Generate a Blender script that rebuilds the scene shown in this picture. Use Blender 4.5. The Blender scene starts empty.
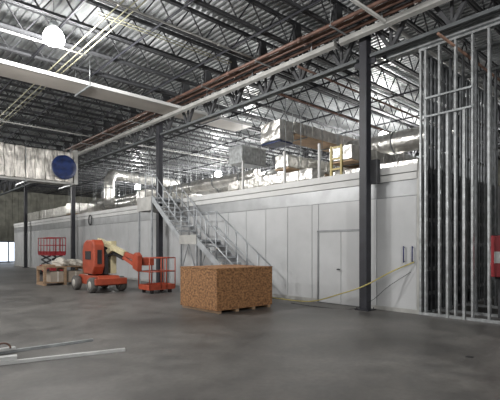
import bpy, bmesh, math, random
from mathutils import Vector, Matrix
random.seed(4)
S = bpy.context.scene
COL = S.collection
V = Vector
PI = math.pi

# ------------------------------------------------------------------ materials
def mat(name, col, rough=0.6, metal=0.0, var=0.0, scale=3.0, bump=0.0, bscale=20.0, emit=None, estr=0.0, col2=None, stretch=(1, 1, 1), spec=0.5, lo=0.35, hi=0.65, detail=4):
    m = bpy.data.materials.new(name)
    m.use_nodes = True
    nt = m.node_tree
    b = nt.nodes['Principled BSDF']
    b.inputs['Base Color'].default_value = (*col, 1)
    b.inputs['Roughness'].default_value = rough
    b.inputs['Metallic'].default_value = metal
    b.inputs['Specular IOR Level'].default_value = spec
    tc = nt.nodes.new('ShaderNodeTexCoord')
    mp = nt.nodes.new('ShaderNodeMapping')
    mp.inputs['Scale'].default_value = stretch
    nt.links.new(tc.outputs['Object'], mp.inputs['Vector'])
    if var or col2:
        n = nt.nodes.new('ShaderNodeTexNoise')
        n.inputs['Scale'].default_value = scale
        n.inputs['Detail'].default_value = detail
        nt.links.new(mp.outputs['Vector'], n.inputs['Vector'])
        r = nt.nodes.new('ShaderNodeValToRGB')
        r.color_ramp.elements[0].position = lo
        r.color_ramp.elements[1].position = hi
        c2 = col2 if col2 else tuple(min(1, c * (1 + var)) for c in col)
        c1 = col if col2 else tuple(c * (1 - var) for c in col)
        r.color_ramp.elements[0].color = (*c1, 1)
        r.color_ramp.elements[1].color = (*c2, 1)
        nt.links.new(n.outputs['Fac'], r.inputs['Fac'])
        nt.links.new(r.outputs['Color'], b.inputs['Base Color'])
    if bump:
        n2 = nt.nodes.new('ShaderNodeTexNoise')
        n2.inputs['Scale'].default_value = bscale
        n2.inputs['Detail'].default_value = 3
        nt.links.new(mp.outputs['Vector'], n2.inputs['Vector'])
        bp = nt.nodes.new('ShaderNodeBump')
        bp.inputs['Strength'].default_value = bump
        bp.inputs['Distance'].default_value = 0.05
        nt.links.new(n2.outputs['Fac'], bp.inputs['Height'])
        nt.links.new(bp.outputs['Normal'], b.inputs['Normal'])
    if emit:
        b.inputs['Emission Color'].default_value = (*emit, 1)
        b.inputs['Emission Strength'].default_value = estr
    return m

M = {}
M['deck'] = mat('galvanised_deck', (0.43, 0.445, 0.455), 0.42, 0.4, var=0.2, scale=0.9)
M['joist'] = mat('dark_primer_steel', (0.050, 0.052, 0.057), 0.75, 0.0, var=0.2, scale=4)
M['girder'] = mat('grey_primer_steel', (0.10, 0.11, 0.115), 0.6, 0.1, var=0.2, scale=3)
M['column'] = mat('column_paint', (0.024, 0.025, 0.032), 0.5, 0.1, var=0.15, scale=3)
M['lightangle'] = mat('pale_grey_steel', (0.38, 0.38, 0.365), 0.5, 0.2, var=0.15, scale=3)
M['white'] = mat('white_sheet', (0.58, 0.585, 0.58), 0.5, 0.0, var=0.05, scale=2)
M['panel'] = mat('white_wall_panel', (0.48, 0.49, 0.50), 0.22, 0.0, var=0.06, scale=1.2)
M['fascia'] = mat('satin_grey_fascia', (0.36, 0.37, 0.38), 0.35, 0.3, var=0.12, scale=2)
M['joint'] = mat('aluminium_joint', (0.24, 0.25, 0.26), 0.45, 0.4, var=0.1)
M['galv'] = mat('galvanised_stud', (0.44, 0.46, 0.47), 0.38, 0.7, var=0.25, scale=7)
M['galvdark'] = mat('dull_galvanised', (0.34, 0.36, 0.37), 0.45, 0.6, var=0.25, scale=5)
M['galvdarker'] = mat('darker_galvanised', (0.17, 0.18, 0.19), 0.45, 0.5, var=0.3, scale=5)  # darker version of the stud metal for rows behind the front one
M['galvnew'] = mat('new_galvanised', (0.60, 0.61, 0.61), 0.4, 0.4, var=0.1, scale=5)
M['sheath'] = mat('grey_backing', (0.26, 0.265, 0.27), 0.6, 0.2, var=0.3, scale=1.5)
M['foil'] = mat('wrinkled_foil', (0.72, 0.71, 0.68), 0.28, 0.8, var=0.15, scale=5, bump=0.9, bscale=5)
M['foilvert'] = mat('wrinkled_foil_wrap', (0.50, 0.48, 0.45), 0.36, 0.7, var=0.35, scale=4, bump=1.0, bscale=7, stretch=(2.2, 2.2, 0.5))
M['kraft'] = mat('kraft_facing', (0.64, 0.46, 0.31), 0.8, 0.0, var=0.18, scale=2)
M['ductbrown'] = mat('dusty_white_duct', (0.50, 0.47, 0.43), 0.6, 0.05, var=0.1, scale=1)
M['pipe'] = mat('rust_red_pipe', (0.15, 0.085, 0.065), 0.5, 0.15, var=0.35, scale=3)
M['copper'] = mat('copper_pipe', (0.25, 0.15, 0.11), 0.5, 0.3, var=0.25, scale=3)
M['conduit'] = mat('yellowish_conduit', (0.42, 0.41, 0.29), 0.45, 0.3, var=0.1)
M['blue'] = mat('blue_plastic', (0.005, 0.02, 0.095), 0.35, 0.0, var=0.4, scale=3, bump=0.4, bscale=3)
M['osb'] = mat('osb_board', (0.13, 0.058, 0.024), 0.75, 0.0, col2=(0.40, 0.205, 0.085), scale=15, stretch=(1, 1, 1.4), bump=0.15, bscale=30)
M['timber'] = mat('pine_timber', (0.30, 0.20, 0.125), 0.75, 0.0, var=0.2, scale=5, stretch=(1, 1, 6))
M['carton'] = mat('grey_brown_carton', (0.33, 0.28, 0.23), 0.8, 0.0, var=0.12, scale=3)
M['film'] = mat('white_film', (0.50, 0.47, 0.42), 0.4, 0.0, var=0.15, scale=6, bump=0.8, bscale=8)
M['orange'] = mat('orange_red_paint', (0.34, 0.062, 0.03), 0.4, 0.0, var=0.15, scale=4)
M['red'] = mat('red_paint', (0.30, 0.02, 0.028), 0.4, 0.0, var=0.15, scale=4)
M['cream'] = mat('cream_paint', (0.52, 0.47, 0.30), 0.45, 0.0, var=0.12, scale=4)
M['black'] = mat('black_rubber', (0.018, 0.018, 0.02), 0.75, 0.0, var=0.2, scale=6)
M['tyre'] = mat('grey_rubber', (0.09, 0.085, 0.08), 0.8, 0.0, var=0.2, scale=6)
M['rim'] = mat('pale_rim', (0.40, 0.38, 0.35), 0.6, 0.1, var=0.1)
M['stair'] = mat('grey_stair_steel', (0.36, 0.38, 0.40), 0.45, 0.4, var=0.15, scale=4)
M['tread'] = mat('stair_grating', (0.40, 0.42, 0.44), 0.5, 0.4, var=0.15, scale=9)
M['yellow'] = mat('yellow_paint', (0.40, 0.31, 0.08), 0.45, 0.0, var=0.1)
M['hose'] = mat('yellow_green_hose', (0.42, 0.36, 0.12), 0.5, 0.0, var=0.1)
M['handle'] = mat('dark_blue_handle', (0.02, 0.025, 0.12), 0.4, 0.1, var=0.1)
M['lens'] = mat('lit_lens', (1, 1, 1), 0.4, 0.0, var=0.01, emit=(1.0, 0.98, 0.94), estr=22)
M['reflector'] = mat('lamp_reflector', (0.75, 0.75, 0.73), 0.3, 0.6, var=0.05)
M['farwall'] = mat('far_wall_panel', (0.20, 0.20, 0.17), 0.8, 0.0, var=0.25, scale=1.5)
M['daylight'] = mat('daylight_pane', (0.8, 0.85, 0.95), 0.3, 0.0, var=0.01, emit=(0.75, 0.85, 1.0), estr=1.1)
M['roofmem'] = mat('cleanroom_roof', (0.40, 0.40, 0.40), 0.6, 0.1, var=0.1, scale=1)

def concrete():
    m = bpy.data.materials.new('polished_concrete'); m.use_nodes = True
    nt = m.node_tree; N = nt.nodes; L = nt.links
    b = N['Principled BSDF']
    tc = N.new('ShaderNodeTexCoord')
    def noise(scale, detail, st=(1, 1, 1), dist=0.0):
        mp = N.new('ShaderNodeMapping'); mp.inputs['Scale'].default_value = st
        L.new(tc.outputs['Object'], mp.inputs['Vector'])
        n = N.new('ShaderNodeTexNoise'); n.inputs['Scale'].default_value = scale; n.inputs['Detail'].default_value = detail
        n.inputs['Distortion'].default_value = dist
        L.new(mp.outputs['Vector'], n.inputs['Vector']); return n
    n1 = noise(0.45, 6, dist=0.6); n2 = noise(2.2, 8, dist=0.3); n3 = noise(14, 4)
    r1 = N.new('ShaderNodeValToRGB'); r1.color_ramp.elements[0].position = 0.3; r1.color_ramp.elements[1].position = 0.72
    r1.color_ramp.elements[0].color = (0.070, 0.067, 0.064, 1); r1.color_ramp.elements[1].color = (0.160, 0.155, 0.148, 1)
    L.new(n1.outputs['Fac'], r1.inputs['Fac'])
    r2 = N.new('ShaderNodeValToRGB'); r2.color_ramp.elements[0].position = 0.34; r2.color_ramp.elements[1].position = 0.66
    r2.color_ramp.elements[0].color = (0.72, 0.72, 0.72, 1); r2.color_ramp.elements[1].color = (1.16, 1.15, 1.13, 1)
    L.new(n2.outputs['Fac'], r2.inputs['Fac'])
    mx = N.new('ShaderNodeMixRGB'); mx.blend_type = 'MULTIPLY'; mx.inputs[0].default_value = 1
    L.new(r1.outputs['Color'], mx.inputs[1]); L.new(r2.outputs['Color'], mx.inputs[2])
    r3 = N.new('ShaderNodeValToRGB'); r3.color_ramp.elements[0].position = 0.25; r3.color_ramp.elements[1].position = 0.75
    r3.color_ramp.elements[0].color = (0.86, 0.86, 0.86, 1); r3.color_ramp.elements[1].color = (1.12, 1.12, 1.12, 1)
    L.new(n3.outputs['Fac'], r3.inputs['Fac'])
    mx2 = N.new('ShaderNodeMixRGB'); mx2.blend_type = 'MULTIPLY'; mx2.inputs[0].default_value = 1
    L.new(mx.outputs[0], mx2.inputs[1]); L.new(r3.outputs['Color'], mx2.inputs[2])
    L.new(mx2.outputs[0], b.inputs['Base Color'])
    rr = N.new('ShaderNodeMapRange'); rr.inputs['To Min'].default_value = 0.34; rr.inputs['To Max'].default_value = 0.6
    L.new(n2.outputs['Fac'], rr.inputs['Value']); L.new(rr.outputs[0], b.inputs['Roughness'])
    b.inputs['Specular IOR Level'].default_value = 0.4
    return m
M['floor'] = concrete()

# ------------------------------------------------------------------ mesh helpers
class MB:
    def __init__(s): s.bm = bmesh.new()
    def box(s, x0, y0, z0, x1, y1, z1, mi=0, mtx=None):
        vs = [s.bm.verts.new(V(p) if mtx is None else mtx @ V(p)) for p in
              ((x0, y0, z0), (x1, y0, z0), (x1, y1, z0), (x0, y1, z0), (x0, y0, z1), (x1, y0, z1), (x1, y1, z1), (x0, y1, z1))]
        for f in ((0, 3, 2, 1), (4, 5, 6, 7), (0, 1, 5, 4), (1, 2, 6, 5), (2, 3, 7, 6), (3, 0, 4, 7)):
            fc = s.bm.faces.new([vs[i] for i in f]); fc.material_index = mi
        return s
    def bar(s, p, q, w, h=None, up=(0, 0, 1)):
        """rectangular bar between two points"""
        h = h or w
        p, q = V(p), V(q); d = (q - p); L = d.length; d.normalize()
        u = V(up)
        if abs(d.dot(u)) > 0.98: u = V((1, 0, 0))
        a = d.cross(u).normalized(); b = a.cross(d).normalized()
        vs = []
        for t in (p, q):
            for sa, sb in ((-1, -1), (1, -1), (1, 1), (-1, 1)):
                vs.append(s.bm.verts.new(t + a * sa * w / 2 + b * sb * h / 2))
        for f in ((3, 2, 1, 0), (4, 5, 6, 7), (0, 1, 5, 4), (1, 2, 6, 5), (2, 3, 7, 6), (3, 0, 4, 7)):
            s.bm.faces.new([vs[i] for i in f])
        return s
    def rod(s, p, q, r, n=8, r2=None, smooth=True):
        return s.tube([p, q], [r, r if r2 is None else r2], n, smooth)
    def tube(s, pts, r, n=8, smooth=True):
        pts = [V(p) for p in pts]
        rs = r if isinstance(r, (list, tuple)) else [r] * len(pts)
        rings = []; pa = None
        for i, p in enumerate(pts):
            d = (pts[min(i + 1, len(pts) - 1)] - pts[max(i - 1, 0)]).normalized()
            u = pa if pa is not None else (V((0, 0, 1)) if abs(d.z) < 0.9 else V((1, 0, 0)))
            a = d.cross(u)
            if a.length < 1e-4: a = d.cross(V((0.3, 1, 0.2)))
            a.normalize(); b = a.cross(d).normalized(); pa = b
            rings.append([s.bm.verts.new(p + (a * math.cos(2 * PI * k / n) + b * math.sin(2 * PI * k / n)) * rs[i]) for k in range(n)])
        for i in range(len(rings) - 1):
            for k in range(n):
                f = s.bm.faces.new((rings[i][k], rings[i][(k + 1) % n], rings[i + 1][(k + 1) % n], rings[i + 1][k])); f.smooth = smooth
        s.bm.faces.new(rings[0][::-1]); s.bm.faces.new(rings[-1])
        return s
    def lathe(s, c, prof, n=20, axis='z', smooth=True):
        c = V(c); rings = []
        for r, t in prof:
            ring = []
            for k in range(n):
                a = 2 * PI * k / n; x, y = math.cos(a) * r, math.sin(a) * r
                p = {'z': V((x, y, t)), 'x': V((t, x, y)), 'y': V((x, t, y))}[axis]
                ring.append(s.bm.verts.new(c + p))
            rings.append(ring)
        for i in range(len(rings) - 1):
            for k in range(n):
                f = s.bm.faces.new((rings[i][k], rings[i][(k + 1) % n], rings[i + 1][(k + 1) % n], rings[i + 1][k])); f.smooth = smooth
        s.bm.faces.new(rings[0][::-1]); s.bm.faces.new(rings[-1])
        return s
    def prism(s, poly, a0, a1, axis='x'):
        """poly in the plane normal to axis, extruded a0..a1"""
        def P(u, v, a): return {'x': (a, u, v), 'y': (u, a, v), 'z': (u, v, a)}[axis]
        A = [s.bm.verts.new(P(u, v, a0)) for u, v in poly]; B = [s.bm.verts.new(P(u, v, a1)) for u, v in poly]
        n = len(poly)
        s.bm.faces.new(A[::-1]); s.bm.faces.new(B)
        for i in range(n): s.bm.faces.new((A[i], A[(i + 1) % n], B[(i + 1) % n], B[i]))
        return s
    def crumple(s, amt, cuts=0, seed=0):
        if cuts: bmesh.ops.subdivide_edges(s.bm, edges=s.bm.edges[:], cuts=cuts, use_grid_fill=True)
        rnd = random.Random(seed)
        for v in s.bm.verts: v.co += V((rnd.uniform(-1, 1), rnd.uniform(-1, 1), rnd.uniform(-1, 1))) * amt
        return s
    def build(s, name, mats, parent=None, bevel=0.0, seg=2):
        me = bpy.data.meshes.new(name)
        bmesh.ops.recalc_face_normals(s.bm, faces=s.bm.faces[:])
        s.bm.to_mesh(me); s.bm.free()
        o = bpy.data.objects.new(name, me)
        for m in (mats if isinstance(mats, (list, tuple)) else [mats]): me.materials.append(M[m])
        COL.objects.link(o)
        if parent is not None:
            o.parent = parent
            # parts are modelled in world space unless the parent is a prototype at the origin
            o.matrix_parent_inverse = Matrix.Translation(-parent.location) if LOCAL[0] is False else Matrix()
        if bevel:
            b = o.modifiers.new('bevel', 'BEVEL'); b.width = bevel; b.segments = seg; b.limit_method = 'ANGLE'
        return o
LOCAL = [False]

def tag(o, label=None, cat=None, group=None, kind=None):
    if label: o['label'] = label
    if cat: o['category'] = cat
    if group: o['group'] = group
    if kind: o['kind'] = kind
    return o
def thing(name, loc, label, cat, group=None):
    o = bpy.data.objects.new(name, None); COL.objects.link(o)
    o.location = loc; o.empty_display_size = 0.2
    return tag(o, label, cat, group)
def struct(o): o['kind'] = 'structure'; return o
def kids(o): return [c for c in COL.objects if c.parent == o]
def copy_tree(o, loc=None, label=None, group=None):
    r = o.copy(); COL.objects.link(r)
    if loc is not None: r.location = loc
    if label: r['label'] = label
    if group: r['group'] = group
    for ch in kids(o):
        c = ch.copy(); COL.objects.link(c); c.parent = r
        for g in kids(ch):
            d = g.copy(); COL.objects.link(d); d.parent = c
    return r
ORD = ['first', 'second', 'third', 'fourth', 'fifth', 'sixth', 'seventh', 'eighth', 'ninth', 'tenth', 'eleventh', 'twelfth', 'thirteenth',
       'fourteenth', 'fifteenth', 'sixteenth', 'seventeenth', 'eighteenth', 'nineteenth', 'twentieth', 'twenty-first', 'twenty-second',
       'twenty-third', 'twenty-fourth', 'twenty-fifth', 'twenty-sixth', 'twenty-seventh', 'twenty-eighth', 'twenty-ninth', 'thirtieth']

# ------------------------------------------------------------------ dimensions
# +Y runs along the cleanroom wall into the distance, +X runs towards the cleanroom
WX = 9.83          # face of the cleanroom wall
WY0, WY1 = 4.87, 41.0
WH = 3.6
CX = 9.5           # column line
DECK = 8.25
JZ0, JZ1 = 7.42, 8.17
BAY = 10.2
COLY = [6.08, 16.2, 26.3, 36.3]
FARY = 50.0

# ------------------------------------------------------------------ setting
MBf = MB(); MBf.box(-14, -12, -0.2, 34.5, FARY, 0)
struct(MBf.build('floor', 'floor'))

# ribbed metal roof deck, ribs along Y
def deck():
    b = MB(); bm = b.bm; x = -14.0; prof = []
    while x < 34.5:
        prof += [(x, DECK), (x + 0.06, DECK), (x + 0.075, DECK + 0.07), (x + 0.175, DECK + 0.07), (x + 0.19, DECK)]
        x += 0.19
    A = [bm.verts.new((px, -12, pz)) for px, pz in prof]; B = [bm.verts.new((px, FARY, pz)) for px, pz in prof]
    for i in range(len(prof) - 1):
        if prof[i] == prof[i + 1]: continue
        bm.faces.new((A[i], A[i + 1], B[i + 1], B[i]))
    b.box(-14, -12, DECK + 0.1, 34.5, FARY, DECK + 0.2)
    return b
struct(deck().build('ceiling', 'deck'))

# far end wall with ribs
b = MB(); b.box(-14, FARY, 0, 34.5, FARY + 0.2, DECK + 0.2)
x = -14
while x < 34.5: b.box(x, FARY - 0.08, 0, x + 0.18, FARY, DECK); x += 0.6
struct(b.build('wall_back', 'farwall'))
b = MB(); b.box(34.5, -12, 0, 34.7, FARY, DECK + 0.2)
struct(b.build('wall_east', 'farwall'))
# daylit dock door in the end wall
b = MB(); b.box(10.5, FARY - 0.14, 0.1, 12.3, FARY - 0.09, 2.1)
d1 = struct(b.build('window_1', 'daylight'))
b = MB()
for xx in (10.4, 11.35, 12.3): b.box(xx, FARY - 0.2, 0, xx + 0.1, FARY - 0.09, 2.2)
for zz in (0.0, 2.1): b.box(10.4, FARY - 0.2, zz, 12.4, FARY - 0.09, zz + 0.12)
b.build('window_frame', 'joist', d1)

# cleanroom long wall
joints = [4.98, 6.20 - 0.03]  # around the doors
y = 7.98
js = [WY0, 5.95, 6.26]
yy = 8.08
while yy < WY1: js.append(yy); yy += 0.97
js.append(WY1)
b = MB()
b.box(WX + 0.012, WY0, 0, WX + 0.1, WY1, WH)
g = 0.012
D0, D1 = 6.26, 7.84; DH = 2.02
js2 = sorted(js + [D0, D1])
segs = [(js2[i], js2[i + 1]) for i in range(len(js2) - 1) if js2[i + 1] - js2[i] > 0.05]
bp = MB()
for a, c in segs:
    if a >= D0 - 0.01 and c <= D1 + 0.01:
        bp.box(WX, a + g, DH + 0.06, WX + 0.015, c - g, 2.83)
    else:
        bp.box(WX, a + g, 0.10, WX + 0.015, c - g, 2.83)
wall = struct(b.build('wall_right', 'joint'))
struct(bp.build('wall_panel', 'panel', wall))
b = MB(); b.box(WX - 0.004, WY0, 2.85, WX + 0.02, WY1, 3.22)
b.build('upper_panel', 'fascia', wall)
b = MB(); b.box(WX - 0.05, WY0 - 0.02, 3.42, WX + 0.3, WY1, WH); b.box(WX - 0.02, WY0 - 0.02, 3.24, WX + 0.02, WY1, 3.40)
b.build('coping', 'white', wall)
b = MB(); b.box(WX - 0.015, WY0, 0, WX + 0.01, D0 - 0.03, 0.1); b.box(WX - 0.015, D1 + 0.03, 0, WX + 0.01, WY1, 0.1)
struct(b.build('baseboard_right', 'lightangle'))
# double door
b = MB()
b.box(WX - 0.012, D0 + 0.03, 0.02, WX + 0.011, (D0 + D1) / 2 - 0.008, DH)
b.box(WX - 0.012, (D0 + D1) / 2 + 0.008, 0.02, WX + 0.011, D1 - 0.03, DH)
door = struct(b.build('door_1', 'panel'))
b = MB()
b.box(WX - 0.03, D0 - 0.03, 0, WX + 0.01, D0 + 0.025, DH + 0.05); b.box(WX - 0.03, D1 - 0.025, 0, WX + 0.01, D1 + 0.03, DH + 0.05)
b.box(WX - 0.03, D0 - 0.03, DH + 0.005, WX + 0.01, D1 + 0.03, DH + 0.055)
b.build('door_frame', 'joint', door)
b = MB(); b.rod((WX - 0.012, 7.13, 0.98), (WX - 0.06, 7.13, 0.98), 0.02); b.box(WX - 0.075, 7.05, 0.965, WX - 0.055, 7.15, 0.995)
b.build('door_handle', 'joist', door)
# end wall of the cleanroom (grey sheathed)
b = MB(); b.box(WX + 0.1, WY0 + 0.06, 0, 21.7, WY0 + 0.16, WH)
w2 = struct(b.build('wall_front', 'sheath'))
b = MB(); b.box(WX + 0.1, WY0 + 0.16, 3.45, 21.7, WY1, 3.58)
struct(b.build('cleanroom_roof', 'roofmem', None))
b = MB(); b.box(WX + 0.1, WY1 - 0.1, 0, 21.7, WY1, 3.45)
struct(b.build('wall_end', 'panel'))
# outside corner post
b = MB(); b.box(WX - 0.02, WY0 - 0.06, 0, WX + 0.1, WY0, WH)
struct(b.build('trim_1', 'lightangle'))

# ------------------------------------------------------------------ columns
for i, cy in enumerate(COLY):
    lab = ['dark steel column nearest the camera, in front of the double door wall',
           'dark steel column beside the top of the stairs',
           'dark steel column behind the stacked pallets, under the blue duct cover',
           'most distant dark steel column, at far left near the end wall'][i]
    t = thing('steel_column', (CX, cy, 0), lab, 'column', 'dark columns in a row along the cleanroom wall')
    b = MB(); h = 0.11
    b.box(CX - h, cy - h, 0.02, CX + h, cy + h, 6.95)
    b.build('shaft', 'column', t, 0.015)
    b = MB(); b.box(CX - 0.19, cy - 0.19, 0, CX + 0.19, cy + 0.19, 0.025)
    for sx in (-1, 1):
        for sy in (-1, 1): b.rod((CX + sx * .15, cy + sy * .15, 0.02), (CX + sx * .15, cy + sy * .15, 0.07), 0.012, 6)
    b.build('base_plate', 'column', t)
    b = MB(); b.box(CX - 0.15, cy - 0.2, 6.93, CX + 0.15, cy + 0.2, 6.97)
    b.box(CX - 0.02, cy - 0.3, 6.2, CX + 0.02, cy - 0.11, 6.45); b.box(CX - 0.02, cy + 0.11, 6.2, CX + 0.02, cy + 0.3, 6.45)
    b.build('cap_plate', 'column', t)
    if i == 0:
        b = MB(); b.box(CX + 0.06, cy - 0.31, 3.2, CX + 0.2, cy - 0.112, 3.8)
        b.build('junction_box', 'joist', t)

# ------------------------------------------------------------------ joist girders
def girder(x, y0, y1, lab, grp):
    t = thing('joist_girder', (x, y0, 6.3), lab, 'girder', grp)
    zb, zt = 6.38, 7.36
    b = MB(); b.box(x - 0.10, y0 + 0.2, zb - 0.04, x - 0.015, y1 - 0.2, zb + 0.04); b.box(x + 0.015, y0 + 0.2, zb - 0.04, x + 0.10, y1 - 0.2, zb + 0.04)
    b.build('bottom_chord', 'girder', t)
    b = MB(); b.box(x - 0.12, y0 + 0.02, zt - 0.05, x - 0.015, y1 - 0.02, zt + 0.05); b.box(x + 0.015, y0 + 0.02, zt - 0.05, x + 0.12, y1 - 0.02, zt + 0.05)
    b.build('top_chord', 'joist', t)
    b = MB(); n = 7; st = (y1 - y0) / n
    for k in range(n):
        a = y0 + k * st; c = a + st; mid = (a + c) / 2
        b.bar((x, a + 0.12, zt), (x, mid, zb), 0.085); b.bar((x, mid, zb), (x, c - 0.12, zt), 0.085)
        b.bar((x, mid, zb), (x, mid, zt), 0.06)
    b.build('web', 'joist', t)
    return t
gy = [-4.0] + COLY + [49.7]
gl = ['lattice roof girder over the metal studs at right', 'lattice roof girder between the nearest column and the column at the stairs',
      'lattice roof girder running from the stair column to the blue duct cover', 'lattice roof girder behind the large foil duct at left',
      'most distant lattice roof girder in the column row']
for i in range(5): girder(CX, gy[i] + 0.0, gy[i + 1], gl[i], 'lattice girders along the column row')
for i in range(5): girder(22.0, gy[i], gy[i + 1], 'lattice girder high above the cleanroom roof behind the ducts', 'girders over the cleanroom')
for i in range(6):
    t = thing('steel_column', (22.0, gy[i], 0), 'dark steel column behind the cleanroom carrying the rear girder', 'column', 'columns behind the cleanroom')
    b = MB(); b.box(21.89, gy[i] - 0.11, 0, 22.11, gy[i] + 0.11, 6.95); b.build('shaft', 'column', t)

# ------------------------------------------------------------------ bar joists
def joist_proto(L):
    LOCAL[0] = True
    t = thing('bar_joist', (0, 0, 0), 'x', 'roof joist')
    dz = JZ1 - JZ0
    for nm, z, s in (('top_chord', dz - 0.03, 0.04), ('bottom_chord', 0.03, 0.035)):
        b = MB(); o0 = 0.0 if nm == 'top_chord' else 0.35
        b.box(o0, -0.06, z - s, L - o0, -0.012, z + s); b.box(o0, 0.012, z - s, L - o0, 0.06, z + s)
        b.build(nm, 'joist', t)
    b = MB(); n = 12; st = (L - 0.7) / n
    for k in range(n):
        a = 0.35 + k * st
        b.bar((a, 0, 0.03), (a + st / 2, 0, dz - 0.03), 0.032); b.bar((a + st / 2, 0, dz - 0.03), (a + st, 0, 0.03), 0.032)
    b.bar((0.1, 0, dz - 0.03), (0.35, 0, 0.03), 0.035); b.bar((L - 0.1, 0, dz - 0.03), (L - 0.35, 0, 0.03), 0.035)
    b.build('web', 'joist', t)
    # bearing shoes down to the girder
    for xs in (0.0, L - 0.12):
        b = MB(); b.box(xs, -0.06, -0.01, xs + 0.12, 0.06, dz); b.build('bearing_shoe', 'joist', t)
    LOCAL[0] = False
    return t
JL = 12.4
jp = joist_proto(JL)
JS = BAY / 7
jy = [6.2 + JS * 0.5 + k * JS for k in range(-8, 30)]
used = False
near = [y for y in jy if y > 13.9]
for y in jy:
    if y > FARY - 0.5: continue
    for bay, (x0, side) in enumerate(((CX - JL, 'left of the brown pipes'), (CX, 'over the cleanroom'), (CX + JL + 0.1, 'beyond the cleanroom'))):
        if bay == 2 and y < 2: continue
        if y < 14.1:
            k = len([q for q in jy if y < q < 14.1])
            lab = 'dark open-web joist %s, %s in front of the flat white duct' % (side, ORD[k])
        else:
            k = len([q for q in jy if 14.1 < q < y])
            lab = 'dark open-web joist %s, %s behind the flat white duct' % (side, ORD[k])
        grp = 'roof joists ' + side
        if not used:
            jp.location = (x0, y, JZ0); jp['label'] = lab; jp['group'] = grp; used = True
        else: copy_tree(jp, (x0, y, JZ0), lab, grp)

# bridging angles under the joists
bx = {1.0: 'farthest left, beside the hanging lamp', 3.9: 'left of the yellowish conduits', 5.8: 'right of the yellowish conduits', 8.0: 'next to the brown pipes',
      12.2: 'over the front edge of the cleanroom', 15.2: 'over the middle of the cleanroom', 18.2: 'over the back of the cleanroom'}
for x, w in bx.items():
    b = MB(); b.box(x - 0.04, -8, JZ0 - 0.012, x + 0.04, FARY - 0.1, JZ0 - 0.002); b.box(x - 0.04, -8, JZ0 - 0.07, x - 0.03, FARY - 0.1, JZ0 - 0.002)
    tag(b.build('bridging_angle', 'column'), 'thin steel bracing angle running under the joists, ' + w, 'brace', 'bracing angles under the joists')

# ------------------------------------------------------------------ pipe run along the girder
def pipe_y(x, z, y0, y1, r, m, lab, name='pipe', cat='pipe', grp=None, coup=3.0):
    b = MB(); b.rod((x, y0, z), (x, y1, z), r, 10)
    y = y0 + coup / 2
    while y < y1: b.rod((x, y, z), (x, y + 0.14, z), r * 1.28, 10); y += coup
    return tag(b.build(name, m), lab, cat, grp)
def pipe_x(y, z, x0, x1, r, m, lab, name='pipe', cat='pipe', grp=None, coup=3.0):
    b = MB(); b.rod((x0, y, z), (x1, y, z), r, 10)
    x = x0 + coup / 2
    while x < x1: b.rod((x, y, z), (x + 0.12, y, z), r * 1.28, 10); x += coup
    return tag(b.build(name, m), lab, cat, grp)
PG = 'brown pipes running along the column row'
for (x, z, r, m, w) in ((9.24, 7.13, 0.045, 'pipe', 'highest of the run, nearest the girder'), (9.10, 7.27, 0.055, 'copper', 'thick bright one in the middle of the run'),
                        (8.96, 7.13, 0.04, 'pipe', 'lower dark one over the white strip'), (8.83, 7.24, 0.04, 'copper', 'copper coloured, third from the girder'),
                        (8.70, 7.15, 0.05, 'pipe', 'outermost of the run on the side of the hanging lamp')):
    pipe_y(x, z, -6, 25.2, r, m, 'long brown ceiling pipe, ' + w, 'ceiling_pipe', 'pipe', PG)
# trapeze hangers
for k in range(11):
    y = -1.6 + k * 2.7
    t = thing('pipe_hanger', (8.8, y, 7.02), 'steel trapeze hanger carrying the brown pipes, %s along the run from the right' % ORD[k], 'pipe hanger', 'hangers of the brown pipe run')
    b = MB(); b.box(8.58, y - 0.02, 7.065, 9.38, y + 0.02, 7.09); b.build('cross_bar', 'galvdark', t)
    for xx in (8.62, 9.39):
        b = MB(); b.rod((xx - 0.03 * (xx > 9), y, 7.06), (xx - 0.03 * (xx > 9), y, DECK + 0.03), 0.008, 6); b.build('rod', 'galvdark', t)
# white strip under the pipes
for (ya, yb, lab) in ((6.75, 15.3, 'pale metal raceway under the brown pipes, left of the nearest column'), (-5, 6.6, 'pale metal raceway under the brown pipes, above the metal studs'),
                      (15.35, 25.2, 'pale metal raceway under the brown pipes, leading to the blue duct cover')):
    t = thing('metal_raceway', (9.15, ya, 6.72), lab, 'raceway', 'raceways under the brown pipes')
    b = MB(); b.prism([(9.10, 6.83), (9.20, 6.79), (9.24, 6.83), (9.24, 6.95), (9.10, 6.95)], ya, yb, 'y'); b.build('channel', 'lightangle', t)
    y = ya + 0.8
    while y < yb:
        b = MB(); b.box(9.06, y, 6.951, 9.28, y + 0.04, 6.96); b.box(9.168, y, 6.96, 9.182, y + 0.03, 7.42); b.build('bracket', 'galvdark', t); y += 2.4

# ------------------------------------------------------------------ flat wide white duct (runs along X)
t = thing('flat_duct', (-4, 14.6, 6.95), 'long flat white duct crossing the ceiling below the hanging lamp', 'duct')
b = MB(); b.box(-4, 14.10, 6.965, 12.9, 15.2, 7.055); b.build('duct_body', 'ductbrown', t)
b = MB(); b.box(-4, 14.04, 6.95, 12.9, 14.10, 7.062); b.build('edge_flange', 'white', t)
for xx in (2.0, 5.6, 11.0):
    b = MB(); b.rod((xx, 14.0, 6.9), (xx, 14.0, DECK + 0.03), 0.012, 6); b.rod((xx, 15.25, 6.9), (xx, 15.25, DECK + 0.03), 0.012, 6)
    b.box(xx - 0.025, 13.96, 6.89, xx + 0.025, 15.3, 6.945); b.build('hanger', 'galvdark', t)

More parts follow.
